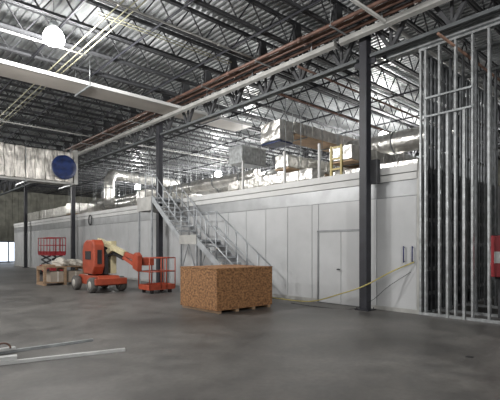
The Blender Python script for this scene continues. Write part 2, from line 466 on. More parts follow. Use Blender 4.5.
# conduits along Y and X
for k, (x, z) in enumerate(((4.55, 7.36), (4.78, 7.36), (4.95, 7.38))):
    pipe_y(x, z, 4, 30, 0.016, 'conduit', 'thin yellowish conduit passing right of the hanging lamp, %s of three' % ['left one', 'middle one', 'right one'][k], 'conduit', 'conduit', 'yellowish conduits near the hanging lamp')
for k, (y, z) in enumerate(((10.30, 7.385), (10.45, 7.385))):
    pipe_x(y, z, 4.3, 8.6, 0.014, 'conduit', 'thin yellowish conduit parallel to the joists, %s of the pair' % ['nearer', 'farther'][k], 'conduit', 'conduit', 'yellowish conduits parallel to the joists')
pipe_x(12.75, 7.33, -4, 5.0, 0.03, 'white', 'thin white sprinkler pipe behind the hanging lamp', 'sprinkler_pipe')
pipe_x(9.6, 7.36, -3, 9.0, 0.028, 'lightangle', 'grey sprinkler pipe along a joist above the hanging lamp', 'sprinkler_pipe')
pipe_x(7.9, 6.62, 9.0, 21.0, 0.032, 'pipe', 'brown sprinkler pipe over the duct with kraft underside', 'sprinkler_pipe')
pipe_x(4.0, 6.10, 9.0, 21.0, 0.03, 'copper', 'copper coloured pipe crossing above the metal studs', 'sprinkler_pipe')
pipe_x(5.3, 6.9, 7.6, 21.0, 0.045, 'lightangle', 'pale sprinkler pipe passing over the raceway beside the nearest column', 'sprinkler_pipe')
pipe_x(9.6, 6.55, 9.9, 21.0, 0.035, 'pipe', 'brown sprinkler pipe behind the lattice girder, left of the kraft duct', 'sprinkler_pipe')
pipe_x(21.5, 7.2, -3, 21.0, 0.03, 'lightangle', 'grey sprinkler pipe high in front of the large foil duct', 'sprinkler_pipe')

# ------------------------------------------------------------------ high bay lamps
def lamp(x, y, z, lab, power, proto=None):
    t = thing('high_bay_lamp', (x, y, z), lab, 'lamp', 'hanging high bay lamps')
    b = MB(); b.lathe((x, y, z), [(0.02, -0.10), (0.20, -0.09), (0.25, -0.05), (0.265, 0.02), (0.25, 0.12), (0.19, 0.24), (0.11, 0.30)], 24); b.build('refractor', 'lens', t)
    b = MB(); b.lathe((x, y, z), [(0.11, 0.301), (0.12, 0.32), (0.11, 0.46), (0.05, 0.48)], 14); b.build('driver_housing', 'galvdark', t)
    b = MB(); n = 14
    b.tube([(x + 0.05 * math.cos(2 * PI * k / n), y, z + 0.52 + 0.06 * math.sin(2 * PI * k / n)) for k in range(n + 1)], 0.009, 6)
    b.rod((x, y, z + 0.57), (x, y, DECK + 0.03), 0.006, 6); b.build('hook', 'joist', t)
    li = bpy.data.lights.new('lamp_light', 'POINT'); li.energy = power; li.shadow_soft_size = 0.2; li.color = (1.0, 0.98, 0.95)
    lo = bpy.data.objects.new('lamp_light', li); COL.objects.link(lo); lo.location = (x, y, z - 0.35)
    return t
P = 900
lamp(16.3, 18.0, 6.8, 'added unseen fill lamp over the cleanroom, hidden behind the steel plenum box', P * 0.6)  # added lamp, kept out of sight, to brighten the rooftop ducts
lamp(3.7, 11.6, 6.95, 'bright round hanging lamp at upper left, near the flat white duct', P * 0.8)
lamp(18.4, 35.2, 6.9, 'bright lamp far off, just left of the column at the stairs', P)
lamp(19.5, 24.9, 6.9, 'bright lamp above the stairs, left of the steel plenum box', P * 1.3)
lamp(18.8, 11.0, 6.9, 'bright lamp over the cleanroom between the nearest column and the studs', P)
lamp(3.7, 25.5, 6.95, 'hanging lamp in the left aisle behind the large foil duct', P)
lamp(3.7, 39, 6.95, 'hanging lamp near the far end wall', P)
lamp(3.7, -3.0, 6.95, 'hanging lamp over the floor behind the camera', P * 1.0)
lamp(-8, 4.0, 6.95, 'hanging lamp over the open floor left of the camera', P * 0.8)
lamp(-8, 18.0, 6.95, 'hanging lamp over the open floor far left', P)
lamp(-2.5, 20.0, 6.95, 'added unseen fill lamp over the open floor in front of the large foil duct', P)  # extra lamp out of view, put in to lighten the far left ceiling

# ------------------------------------------------------------------ foil ducts
def foil_x(y0, y1, z0, z1, x0, x1, lab, under='kraft', grp='foil wrapped ducts over the cleanroom', seed=1, name='foil_duct'):
    t = thing(name, (x0, (y0 + y1) / 2, z0), lab, 'duct', grp)
    b = MB(); n = max(2, int((x1 - x0) / 0.5))
    for k in range(n):
        a = x0 + (x1 - x0) * k / n; c = x0 + (x1 - x0) * (k + 1) / n - 0.015
        o = random.uniform(0, 0.03)
        b.box(a, y0 - o, z0 + 0.02, c, y1 + o, z1 + o)
    b.crumple(0.012, 2, seed); b.build('foil_wrap', 'foil', t, 0.03)
    if under:
        b = MB(); b.box(x0 + 0.02, y0 - 0.02, z0 - 0.03, x1, y1 + 0.02, z0); b.build('underside', under, t)
    x = x0 + 0.6
    while x < x1:
        b = MB()
        b.rod((x, y0 - 0.06, z0 - 0.06), (x, y0 - 0.06, DECK - 0.9 if z1 < 7 else DECK), 0.009, 6); b.rod((x, y1 + 0.06, z0 - 0.06), (x, y1 + 0.06, DECK - 0.9 if z1 < 7 else DECK), 0.009, 6)
        b.box(x - 0.02, y0 - 0.09, z0 - 0.07, x + 0.02, y1 + 0.09, z0 - 0.035); x += 2.1
        b.build('hanger', 'galvdark', t)
    return t
def foil_y(x0, x1, z0, z1, y0, y1, lab, under=None, seed=2, grp='foil wrapped ducts over the cleanroom'):
    t = thing('foil_duct', ((x0 + x1) / 2, y0, z0), lab, 'duct', grp)
    b = MB(); n = max(2, int((y1 - y0) / 0.6))
    for k in range(n):
        a = y0 + (y1 - y0) * k / n; c = y0 + (y1 - y0) * (k + 1) / n - 0.015
        o = random.uniform(0, 0.03)
        b.box(x0 - o, a, z0 + 0.02, x1 + o, c, z1 + o)
    b.crumple(0.012, 2, seed); b.build('foil_wrap', 'foil', t, 0.03)
    if under:
        b = MB(); b.box(x0 - 0.02, y0, z0 - 0.03, x1 + 0.02, y1, z0); b.build('underside', under, t)
    return t
def round_duct(pts, r, lab, grp='foil wrapped ducts over the cleanroom', m='foil'):
    t = thing('round_duct', pts[0], lab, 'duct', grp)
    P_ = []
    for i in range(len(pts) - 1):
        p, q = V(pts[i]), V(pts[i + 1]); n = max(1, int((q - p).length / 0.5))
        for k in range(n): P_.append(p.lerp(q, k / n))
    P_.append(V(pts[-1]))
    b = MB(); b.tube(P_, [r * random.uniform(0.96, 1.04) for _ in P_], 16); b.build('foil_wrap', m, t)
    for i in range(2, len(P_) - 1, 4):
        p = P_[i]; d = (P_[i + 1] - p).normalized()
        b = MB(); b.rod(p - d * 0.03, p + d * 0.03, r * 1.07, 16); b.build('strap', 'galvdark', t)
        if P_[0][2] == P_[-1][2]:
            for sd in (-1, 1):
                b = MB(); b.rod((p.x + sd * (r + 0.03), p.y, p.z - 0.1), (p.x + sd * (r + 0.03), p.y, JZ0), 0.009, 6); b.build('hanger_rod', 'galvdark', t)
    return t
# the duct with kraft coloured underside and its foil box end with blue film
t = foil_x(10.6, 11.6, 5.8, 6.25, 11.9, 21.5, 'foil wrapped duct with tan kraft underside, right of the steel plenum box', seed=3)
t2 = thing('foil_plenum', (11.5, 11.1, 5.4), 'silver foil box with blue film underneath, at the end of the kraft duct', 'duct box')
b = MB(); b.box(11.1, 10.6, 5.47, 11.86, 11.6, 6.2); b.crumple(0.02, 3, 5); b.build('foil_wrap', 'foil', t2, 0.03)
b = MB(); b.box(11.13, 10.63, 5.40, 11.83, 11.57, 5.45); b.build('film_cover', 'blue', t2)
for k, xx in enumerate((11.2, 11.7)):
    b = MB(); b.rod((xx, 10.54, 5.38), (xx, 10.54, 7.42), 0.01, 6); b.build('hanger', 'galvdark', t2)
# steel plenum box
t = thing('steel_plenum', (11.6, 12.9, 4.7), 'bare galvanised steel duct box left of the blue-bottomed foil box', 'duct box')
b = MB(); b.box(11.0, 12.55, 4.94, 12.3, 13.35, 5.55)
b.build('casing', 'galv', t)
b = MB()
for k in range(9): b.box(11.08 + k * 0.14, 12.53, 4.98, 11.11 + k * 0.14, 12.55, 5.51)
b.build('stiffener', 'galv', t)
b = MB(); b.box(10.97, 12.5, 5.53, 12.33, 13.38, 5.58); b.box(10.97, 12.5, 4.91, 12.33, 13.38, 4.95); b.box(10.97, 12.5, 4.91, 11.0, 12.55, 5.58)
b.build('flange', 'galv', t)
b = MB()
for xx in (10.95, 12.36): b.rod((xx, 12.46, 4.88), (xx, 12.5, 7.4), 0.01, 6)
b.box(10.9, 12.44, 4.86, 12.4, 12.50, 4.90); b.build('hanger', 'galvdark', t)
foil_x(9.85, 10.45, 4.3, 4.75, 10.7, 16.5, 'lower foil duct running back under the kraft duct', seed=7)
foil_y(10.5, 11.1, 3.72, 4.08, 8.6, 12.8, 'low foil duct lying near the roof edge behind the white posts', 'kraft', seed=8)
foil_y(12.6, 13.6, 3.75, 4.3, 6.2, 9.6, 'low foil and tan duct behind the nearest column', 'kraft', seed=9)
foil_x(8.2, 9.1, 4.5, 5.0, 12.0, 20.0, 'foil duct with tan underside behind the yellow gate', seed=11)
round_duct([(15.2, 5.3, 5.6), (15.2, 10.4, 5.6)], 0.42, 'bright round foil duct between the nearest column and the studs')
round_duct([(13.4, 14.2, 4.86), (13.4, 33, 4.86)], 0.3, 'long round foil duct above the stair top')
round_duct([(16.0, 15.0, 5.2), (16.0, 40, 5.2)], 0.45, 'thick long round foil duct farther back above the stairs')
round_duct([(12.3, 20.7, 4.35), (12.3, 28.2, 4.35)], 0.26, 'slim round foil duct close to the roof edge')
round_duct([(11.2, 25.0, 4.1), (11.2, 25.0, 5.7), (11.6, 25.4, 6.1), (12.6, 25.9, 6.15), (17, 26.5, 6.15)], 0.32, 'round foil duct with an elbow right of the blue cover')
foil_x(28.5, 29.5, 3.8, 4.5, 10.2, 20, 'foil duct across the roof behind the column by the pallets', seed=13)
foil_x(33.5, 34.6, 3.8, 4.6, 11.6, 20, 'distant foil duct across the roof near the far column', seed=14)
foil_x(19.5, 20.4, 3.8, 4.5, 10.6, 20, 'foil duct across the roof behind the stair landing', 'kraft', seed=15)
foil_y(10.4, 11.3, 3.75, 4.4, 30, 39.5, 'low foil duct lying along the far roof edge', seed=16)
round_duct([(18.6, 12.0, 5.1), (18.6, 33, 5.1)], 0.4, 'round foil duct at the back of the cleanroom roof')

# large foil duct at left with blue covered opening
t = thing('large_duct', (-3, 25.0, 5.2), 'large wrinkled foil duct at left with a blue covered round opening', 'duct')
b = MB(); n = 26
for k in range(n):
    a = -4 + 12.9 * k / n; c = -4 + 12.9 * (k + 1) / n - 0.01; o = random.uniform(0, 0.05)
    b.box(a, 24.6 - o, 5.22, c, 26.2, 6.9 + o)
b.crumple(0.02, 2, 21); b.build('foil_wrap', 'foilvert', t, 0.04)
b = MB(); b.box(8.9, 24.45, 5.12, 9.1, 26.3, 7.05); b.box(-4, 24.5, 5.1, 8.9, 24.62, 5.2); b.build('end_frame', 'lightangle', t)
b = MB(); b.lathe((8.32, 24.4, 6.0), [(0.66, 0.12), (0.67, 0.0), (0.64, -0.06)], 32, 'y'); b.build('collar', 'galv', t)
b = MB(); b.lathe((8.32, 24.4, 6.0), [(0.65, -0.02), (0.67, -0.07), (0.64, -0.085), (0.45, -0.06), (0.02, -0.075)], 32, 'y'); b.build('blue_cover', 'blue', t)
for xx in (-2, 0.8, 3.6, 6.4, 8.7):
    b = MB(); b.rod((xx, 24.42, 5.05), (xx, 24.42, DECK), 0.014, 6)
    b.box(xx - 0.03, 24.38, 5.02, xx + 0.03, 26.3, 5.08)
    b.build('hanger', 'galvdark', t)

# white guard posts and yellow gate on the roof edge
for k, (y, w) in enumerate(((11.35, 'left of the low foil duct end'), (9.35, 'in front of the tan kraft duct'), (7.95, 'beside the yellow gate'))):
    t = thing('guard_post', (10.0, y, 3.6), 'white guard post on the cleanroom roof edge, ' + w, 'post', 'white posts on the roof edge')
    b = MB(); b.box(9.97, y - 0.03, 3.61, 10.03, y + 0.03, 4.65); b.build('upright', 'white', t)
    b = MB(); b.box(9.93, y - 0.08, 3.6, 10.07, y + 0.08, 3.615); b.build('base_plate', 'white', t)
t = thing('roof_gate', (10.05, 7.4, 3.6), 'small yellow safety gate on the cleanroom roof edge', 'gate')
for y in (7.2, 7.55):
    b = MB(); b.box(10.02, y - 0.03, 3.6, 10.08, y + 0.03, 4.5); b.build('post', 'yellow', t)
for z in (3.8, 4.1, 4.42):
    b = MB(); b.box(10.03, 7.23, z, 10.07, 7.52, z + 0.05); b.build('rail', 'yellow', t)

# ------------------------------------------------------------------ stairs
t = thing('steel_staircase', (9.0, 12.5, 0), 'grey steel staircase climbing in two flights to the cleanroom roof', 'staircase')
SX0, SX1 = 8.5, 9.35
def flight(y0, z0, y1, z1, n):
    for x in (SX0, SX1):
        b = MB(); b.prism([(y0, z0 - 0.12), (y0, z0 + 0.12), (y1, z1 + 0.10), (y1, z1 - 0.16)], x - 0.02, x + 0.02, 'x')
        b.build('stringer', 'stair', t)
    b = MB()
    for k in range(n):
        f = (k + 0.5) / n; y = y0 + (y1 - y0) * f; z = z0 + (z1 - z0) * (k + 1) / n - 0.02
        b.box(SX0 + 0.02, y - 0.14, z - 0.03, SX1 - 0.02, y + 0.14, z)
        b.box(SX0 + 0.02, y - 0.155, z - 0.05, SX1 - 0.02, y - 0.14, z + 0.004)
    b.build('treads', 'tread', t)
    for x in (SX0, SX1):
        b = MB(); r = 0.021
        m = 5
        for h in (0.5, 1.02): b.rod((x, y0, z0 + h), (x, y1, z1 + h), r, 8)
        for k in range(m + 1):
            f = k / m; y = y0 + (y1 - y0) * f; z = z0 + (z1 - z0) * f
            b.rod((x, y, z), (x, y, z + 1.02), r, 8)
        b.build('handrail', 'stair', t)
flight(9.35, 0.02, 12.05, 1.85, 10)
flight(13.0, 1.85, 15.05, 3.55, 9)
# mid landing
b = MB(); b.box(SX0 - 0.03, 12.0, 1.72, SX1 + 0.03, 13.05, 1.86); ld = b.build('landing', 'stair', t)
b = MB(); b.box(SX0 - 0.05, 12.0, 1.70, SX0 - 0.03, 13.05, 2.02); b.build('fascia', 'lightangle', ld)
for x in (SX0, SX1):
    b = MB()
    for h in (0.5, 1.02): b.rod((x, 12.05, 1.85 + h), (x, 13.0, 1.85 + h), 0.019, 8)
    b.rod((x, 12.5, 1.86), (x, 12.5, 2.87), 0.019, 8)
    b.build('handrail', 'stair', t)
for x in (SX0, SX1):
    for y in (12.05, 13.0):
        b = MB(); b.box(x - 0.035, y - 0.035, 0, x + 0.035, y + 0.035, 1.72); b.build('leg', 'stair', t)
for x in (SX0, SX1):
    b = MB(); b.bar((x, 12.05, 0.7), (x, 12.55, 1.7), 0.03); b.bar((x, 13.0, 0.7), (x, 12.55, 1.7), 0.03); b.build('brace', 'stair', t)
# top landing
b = MB(); b.box(SX0 - 0.03, 15.0, 3.44, WX - 0.06, 16.15, 3.58); b.build('landing', 'stair', t)
b = MB(); b.box(SX0 - 0.06, 15.05, 3.05, SX0 - 0.03, 16.15, 3.6); b.box(SX0 - 0.06, 16.15, 3.05, SX1, 16.18, 3.6); b.build('fascia', 'lightangle', t)
for (x, y) in ((SX0, 16.1), (SX0, 15.08)):
    b = MB(); b.box(x - 0.03, y - 0.03, 0, x + 0.03, y + 0.03, 3.44); b.build('leg', 'stair', t)
b = MB()
for h in (0.5, 1.02): b.tube([(SX0, 15.05, 3.55 + h), (SX0, 16.12, 3.55 + h), (SX1, 16.12, 3.55 + h)], 0.019, 8)
for (x, y) in ((SX0, 16.12), (SX0, 15.6), (SX1, 16.12)): b.rod((x, y, 3.55), (x, y, 4.57), 0.019, 8)
b.build('handrail', 'stair', t)

# ------------------------------------------------------------------ OSB crate
t = thing('wooden_crate', (7.25, 8.95, 0), 'large lidded crate of brown strand board standing in front of the stairs', 'crate')
X0, X1, Y0, Y1, Z0, Z1 = 6.27, 8.14, 8.06, 9.62, 0.07, 1.06
b = MB()
b.box(X0, Y0, Z0, X0 + 0.02, Y1, Z1); b.box(X1 - 0.02, Y0, Z0, X1, Y1, Z1)
b.box(X0 + 0.021, Y0, Z0, X1 - 0.021, Y0 + 0.02, Z1); b.box(X0 + 0.021, Y1 - 0.02, Z0, X1 - 0.021, Y1, Z1); b.box(X0 + 0.021, Y0 + 0.021, Z0, X1 - 0.021, Y1 - 0.021, Z0 + 0.02)
b.build('side_boards', 'osb', t)
b = MB(); b.box(X0 - 0.01, Y0 - 0.01, Z1 + 0.001, X1 + 0.01, Y1 + 0.01, Z1 + 0.025); b.build('lid', 'osb', t)
for k in range(4):
    xx = X0 + 0.05 + k * (X1 - X0 - 0.2) / 3
    b = MB(); b.box(xx, Y0 + 0.01, 0, xx + 0.1, Y1 - 0.01, Z0); b.build('skid', 'timber', t)

# ------------------------------------------------------------------ pallets with cartons and film
t = thing('pallet_rack', (6.5, 19.2, 0), 'low timber frame of pallets left of the orange boom lift', 'pallet')
x0, x1, y0, y1 = 5.58, 7.3, 18.7, 19.7
b = MB()
for k in range(6): yy = y0 + k * (y1 - y0 - 0.14) / 5; b.box(x0, yy, 0.74, x1, yy + 0.14, 0.78)
b.build('top_boards', 'timber', t)
for xx in (x0, (x0 + x1) / 2 - 0.05, x1 - 0.1):
    for yy in (y0, y1 - 0.1):
        b = MB(); b.box(xx, yy, 0.10, xx + 0.1, yy + 0.1, 0.64); b.build('post', 'timber', t)
    b = MB(); b.box(xx, y0, 0.64, xx + 0.1, y1, 0.74); b.build('bearer', 'timber', t)
    b = MB(); b.box(xx, y0, 0, xx + 0.1, y1, 0.10); b.build('skid', 'timber', t)
b = MB()
for k in range(5): yy = y0 + k * (y1 - y0 - 0.12) / 4; b.box(x0, yy, 0.101, x1, yy + 0.12, 0.125)
b.build('lower_boards', 'timber', t)
for k, xx in enumerate((5.86, 6.6)):
    b = MB(); b.box(xx, y0 + 0.08, 0.127, xx + 0.6, y1 - 0.15, 0.56)
    tp = thing('carton', (xx + 0.3, 19.1, 0.127), 'grey-brown carton on the lower boards of the pallets, %s of the two' % ['left', 'right'][k], 'box', 'cartons in the pallet frame')
    b.build('carton_body', 'carton', tp, 0.01)
    b = MB(); b.box(xx + 0.27, y0 + 0.075, 0.13, xx + 0.33, y0 + 0.079, 0.56); b.box(xx + 0.27, y0 + 0.08, 0.561, xx + 0.33, y1 - 0.15, 0.564); b.build('tape', 'film', tp)
def lump(c, s, m, lab, seed, name='film_bundle', cat='bundle'):
    b = MB(); bmesh.ops.create_icosphere(b.bm, subdivisions=3, radius=1.0)
    rnd = random.Random(seed); ph = [rnd.uniform(0, 6) for _ in range(6)]
    for v in b.bm.verts:
        p = v.co.copy(); k = 1 + 0.13 * math.sin(5 * p.x + ph[0]) + 0.11 * math.sin(6 * p.y + ph[1]) + 0.09 * math.sin(8 * p.z + 4 * p.x + ph[2]) + rnd.uniform(-.03, .03)
        z = max(p.z * k, -0.5)
        v.co = V((c[0] + p.x * k * s[0], c[1] + p.y * k * s[1], c[2] + (z + 0.5) * s[2]))
    return tag(b.build(name, m), lab, cat)
lump((6.38, 19.15, 0.785), (0.36, 0.4, 0.24), 'film', 'crumpled grey-white plastic film heaped on the pallets, left heap', 3)
lump((6.98, 19.2, 0.785), (0.3, 0.42, 0.2), 'film', 'crumpled plastic film heaped on the pallets, right heap beside the boom lift', 5)
b = MB(); b.box(5.75, 18.75, 0.785, 6.05, 19.55, 0.86)
tag(b.build('board_stack', 'timber', None, 0.005), 'short stack of boards on the left end of the pallets', 'boards')

# ------------------------------------------------------------------ orange boom lift
t = thing('boom_lift', (6.5, 15.4, 0), 'orange articulated boom lift with its railed basket lowered to the floor', 'boom lift')
b = MB(); b.prism([(14.5, 0.24), (16.45, 0.24), (16.5, 0.46), (16.3, 0.58), (14.65, 0.58), (14.45, 0.46)], 6.12, 6.92, 'x')
b.box(5.95, 14.35, 0.28, 7.1, 14.5, 0.5); b.build('chassis', 'orange', t, 0.02)
for (x, y) in ((5.98, 14.72), (5.98, 16.2), (7.05, 14.72), (7.05, 16.2)):
    b = MB(); b.lathe((x, y, 0.27), [(0.15, -0.10), (0.235, -0.11), (0.27, -0.07), (0.27, 0.07), (0.235, 0.11), (0.15, 0.10)], 24, 'x'); w = b.build('wheel', 'tyre', t)
    b = MB(); b.lathe((x, y, 0.27), [(0.04, -0.115), (0.14, -0.105), (0.15, 0.105), (0.04, 0.115)], 16, 'x')
    h = b.build('wheel_hub', 'rim', t)
    h.parent = w; h.matrix_parent_inverse = Matrix()
    h.matrix_parent_inverse = w.matrix_world.inverted() if False else Matrix()
b = MB(); b.lathe((6.5, 15.45, 0.58), [(0.36, 0), (0.36, 0.09)], 24); b.build('turntable', 'black', t)
b = MB()
b.prism([(15.0, 0.62), (15.75, 0.62), (15.9, 0.8), (15.92, 1.45), (15.8, 1.75), (15.55, 1.86), (15.0, 1.86), (14.87, 1.7), (14.83, 0.9)], 6.08, 6.48, 'x')
hood = b.build('counterweight_hood', 'orange', t, 0.05, 3)
b = MB(); b.box(6.066, 15.1, 1.15, 6.078, 15.6, 1.45); b.build('vent_panel', 'black', hood)
b = MB(); b.box(6.2, 14.812, 1.0, 6.36, 14.826, 1.5); b.build('control_panel', 'black', hood)
b = MB(); b.prism([(14.9, 0.62), (15.95, 0.62), (15.95, 1.3), (15.4, 1.72), (14.9, 1.3)], 6.50, 6.64, 'x'); b.build('turret_side', 'black', t)
b = MB(); b.box(6.78, 15.0, 0.62, 7.0, 15.55, 1.82); b.build('upright', 'cream', t, 0.02)
b = MB(); b.bar((6.72, 15.9, 1.05), (6.72, 14.75, 1.55), 0.14, 0.2); b.build('lower_arm', 'cream', t, 0.015)
b = MB(); b.bar((6.62, 15.7, 1.86), (6.9, 14.1, 1.36), 0.17, 0.17); b.build('upper_arm', 'cream', t, 0.015)
b = MB(); b.bar((6.66, 15.55, 1.64), (6.9, 14.2, 1.18), 0.10, 0.10); b.rod((6.7, 15.4, 1.2), (6.75, 14.8, 1.35), 0.045); b.build('cylinder', 'black', t)
b = MB(); b.bar((6.88, 14.25, 1.40), (7.12, 13.75, 1.2), 0.16, 0.16); b.bar((6.88, 14.2, 1.24), (7.1, 13.8, 0.98), 0.12, 0.12); b.build('jib', 'orange', t, 0.015)
b = MB(); b.prism([(13.45, 0.75), (13.8, 0.85), (13.86, 1.3), (13.6, 1.42), (13.42, 1.3)], 7.02, 7.2, 'x'); b.build('rotator', 'orange', t, 0.02)
# basket
BX0, BX1, BY0, BY1 = 7.25, 8.26, 13.02, 13.78
bk = MB(); bk.box(BX0, BY0, 0.12, BX1, BY1, 0.17); bk.box(BX0, BY0, 0.17, BX1, BY0 + 0.02, 0.30); bk.box(BX0, BY1 - 0.02, 0.17, BX1, BY1, 0.30); bk.box(BX0, BY0, 0.17, BX0 + 0.02, BY1, 0.30); bk.box(BX1 - 0.02, BY0, 0.17, BX1, BY1, 0.30)
bk.build('basket_floor', 'orange', t)
b = MB()
for z in (1.22, 0.75):
    b.tube([(BX0, BY0, z), (BX1, BY0, z), (BX1, BY1, z), (BX0, BY1, z), (BX0, BY0, z)], 0.02, 8)
for (x, y) in ((BX0, BY0), (BX1, BY0), (BX1, BY1), (BX0, BY1), (BX0 + 0.45, BY0), (BX1 - 0.35, BY0), ((BX0 + BX1) / 2, BY1)): b.rod((x, y, 0.17), (x, y, 1.22), 0.02, 8)
b.build('basket_rail', 'orange', t)
b = MB(); b.box(BX0 + 0.08, BY1 - 0.2, 0.95, BX0 + 0.5, BY1 - 0.03, 1.2); b.build('control_box', 'orange', t, 0.015)
b = MB()
for (x, y) in ((BX0 + .15, BY0 + .1), (BX1 - .15, BY0 + .1), (BX0 + .15, BY1 - .1), (BX1 - .15, BY1 - .1)): b.box(x - 0.05, y - 0.05, 0, x + 0.05, y + 0.05, 0.12)
b.build('basket_feet', 'black', t)

# ------------------------------------------------------------------ red scissor lift in the distance
t = thing('scissor_lift', (8.3, 26.1, 0), 'red scissor lift with railed platform behind the pallets', 'scissor lift')
sx0, sx1, sy0, sy1 = 7.8, 8.65, 25.1, 27.2
b = MB(); b.box(sx0 + 0.05, sy0 + 0.05, 0.18, sx1 - 0.05, sy1 - 0.05, 0.55); b.build('base', 'red', t, 0.02)
for x in (sx0 + 0.06, sx1 - 0.06):
    for y in (sy0 + 0.35, sy1 - 0.35):
        b = MB(); b.lathe((x, y, 0.19), [(0.1, -0.06), (0.19, -0.06), (0.19, 0.06), (0.1, 0.06)], 18, 'x'); b.build('wheel', 'black', t)
b = MB()
for x in (sx0 + 0.12, sx1 - 0.12):
    b.bar((x, sy0 + 0.2, 0.57), (x, sy1 - 0.2, 0.86), 0.05, 0.08); b.bar((x, sy1 - 0.2, 0.57), (x, sy0 + 0.2, 0.86), 0.05, 0.08)
    b.bar((x, sy0 + 0.2, 0.86), (x, sy1 - 0.2, 1.12), 0.05, 0.08); b.bar((x, sy1 - 0.2, 0.86), (x, sy0 + 0.2, 1.12), 0.05, 0.08)
b.build('scissor_arms', 'joist', t)
b = MB(); b.box(sx0, sy0, 1.12, sx1, sy1, 1.22); b.box(sx0, sy0, 1.22, sx0 + 0.02, sy1, 1.36); b.box(sx0, sy0, 1.22, sx1, sy0 + 0.02, 1.36); b.build('platform', 'red', t)
b = MB()
for z in (1.7, 2.12): b.tube([(sx0, sy0, z), (sx1, sy0, z), (sx1, sy1, z), (sx0, sy1, z), (sx0, sy0, z)], 0.026, 8)
for y in (sy0, sy0 + 0.5, sy0 + 1.05, sy0 + 1.6, sy1):
    for x in (sx0, sx1): b.rod((x, y, 1.2), (x, y, 2.12), 0.022, 8)
for x in (sx0 + 0.28, sx0 + 0.56): b.rod((x, sy0, 1.2), (x, sy0, 2.12), 0.022, 8)
b.build('guard_rail', 'red', t)

# ------------------------------------------------------------------ metal studs
def stud_proto(h, w=0.092, f=0.04, m='galv', along='y'):
    """C stud with knock-out holes; web faces along the wall run"""
    LOCAL[0] = True
    b = MB(); th = 0.006
    def bx(x0, y0, z0, x1, y1, z1): b.box(x0, y0, z0, x1, y1, z1)
    z = 0.0; holes = [0.45 + 0.6 * k for k in range(int((h - 0.5) / 0.6) + 1)]
    for hz in holes + [None]:
        ze = (hz - 0.05) if hz else h
        bx(-w / 2, 0, z, w / 2, th, ze)
        if hz:
            bx(-w / 2, 0, hz - 0.05, -0.02, th, hz + 0.05); bx(0.02, 0, hz - 0.05, w / 2, th, hz + 0.05); z = hz + 0.05
    bx(-w / 2, th, 0, -w / 2 + th, f, h); bx(w / 2 - th, th, 0, w / 2, f, h)
    bx(-w / 2 + th, f - th, 0, -w / 2 + 0.018, f, h); bx(w / 2 - 0.018, f - th, 0, w / 2 - th, f, h)
    o = b.build('metal_stud', m)
    LOCAL[0] = False
    return o
H0 = 6.28
sp = stud_proto(H0 - 0.03)
sp_darker = stud_proto(H0 - 0.03, m='galvdarker')
DARKER = sp_darker.data; bpy.data.objects.remove(sp_darker)
tag(sp, 'x', 'stud')
uses = [0]
def place_stud(x, y, z0, rz, lab, grp):
    o = sp if uses[0] == 0 else sp.copy()
    if uses[0]: COL.objects.link(o)
    uses[0] += 1
    o.location = (x, y, z0); o.rotation_euler = (0, 0, rz)
    o['label'] = lab; o['group'] = grp
    if not grp.startswith('front'): o.data = DARKER
    return o
SXF = WX + 0.02
wf = ['at the left corner against the white wall', 'next to the left corner stud', 'first after the corner pair', 'second after the corner pair', 'third after the corner pair',
      'fourth after the corner pair', 'fifth after the corner pair', 'nearest the right picture edge']
for k, y in enumerate((4.76, 4.64, 4.32, 3.96, 3.60, 3.27, 2.90, 2.50)):
    place_stud(SXF, y, 0.015, 0, 'bright tall metal stud in the front row, ' + wf[k], 'front row of metal studs')
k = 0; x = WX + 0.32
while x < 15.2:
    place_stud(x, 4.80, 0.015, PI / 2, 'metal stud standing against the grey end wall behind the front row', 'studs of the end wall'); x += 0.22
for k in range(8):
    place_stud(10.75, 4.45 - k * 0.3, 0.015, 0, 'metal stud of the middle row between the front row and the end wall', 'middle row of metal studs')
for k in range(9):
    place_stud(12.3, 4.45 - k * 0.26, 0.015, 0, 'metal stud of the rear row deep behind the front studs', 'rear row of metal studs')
# tracks
def track(x0, y0, x1, y1, z, up, lab, name='stud_track'):
    t_ = MB(); w = 0.05
    if up: zz = (z - 0.008, z); zl = (z, z + 0.05)
    else: zz = (z, z + 0.008); zl = (z - 0.05, z)
    if abs(x1 - x0) < 0.01:
        t_.box(x0 - w, y0, zz[0], x0 + w, y1, zz[1]); t_.box(x0 - w - 0.004, y0, zl[0], x0 - w, y1, zl[1]); t_.box(x0 + w, y0, zl[0], x0 + w + 0.004, y1, zl[1])
    else:
        t_.box(x0, y0 - w, zz[0], x1, y0 + w, zz[1]); t_.box(x0, y0 - w - 0.004, zl[0], x1, y0 - w, zl[1]); t_.box(x0, y0 + w, zl[0], x1, y0 + w + 0.004, zl[1])
    return tag(t_.build(name, 'galv'), lab, 'metal track')
for (xx, w) in ((SXF, 'front row'), (10.75, 'middle row'), (12.3, 'rear row')):
    track(xx, 2.2, xx, 4.75 + 0.06 * (xx < 10), 0.008, True, 'metal floor track under the %s of studs' % w)
    track(xx, 2.2, xx, 4.75 + 0.06 * (xx < 10), H0, False, 'metal head track on top of the %s of studs' % w)
track(WX + 0.15, 4.82, 15.2, 4.82, 0.008, True, 'metal floor track along the grey end wall')
track(WX + 0.15, 4.82, 15.2, 4.82, H0, False, 'metal head track above the grey end wall')
b = MB(); b.box(SXF - 0.14, -2, 6.29, SXF + 0.08, 5.6, 6.42)
tag(b.build('header_beam', 'galvdark'), 'grey steel header beam resting on the stud tops at upper right', 'beam')
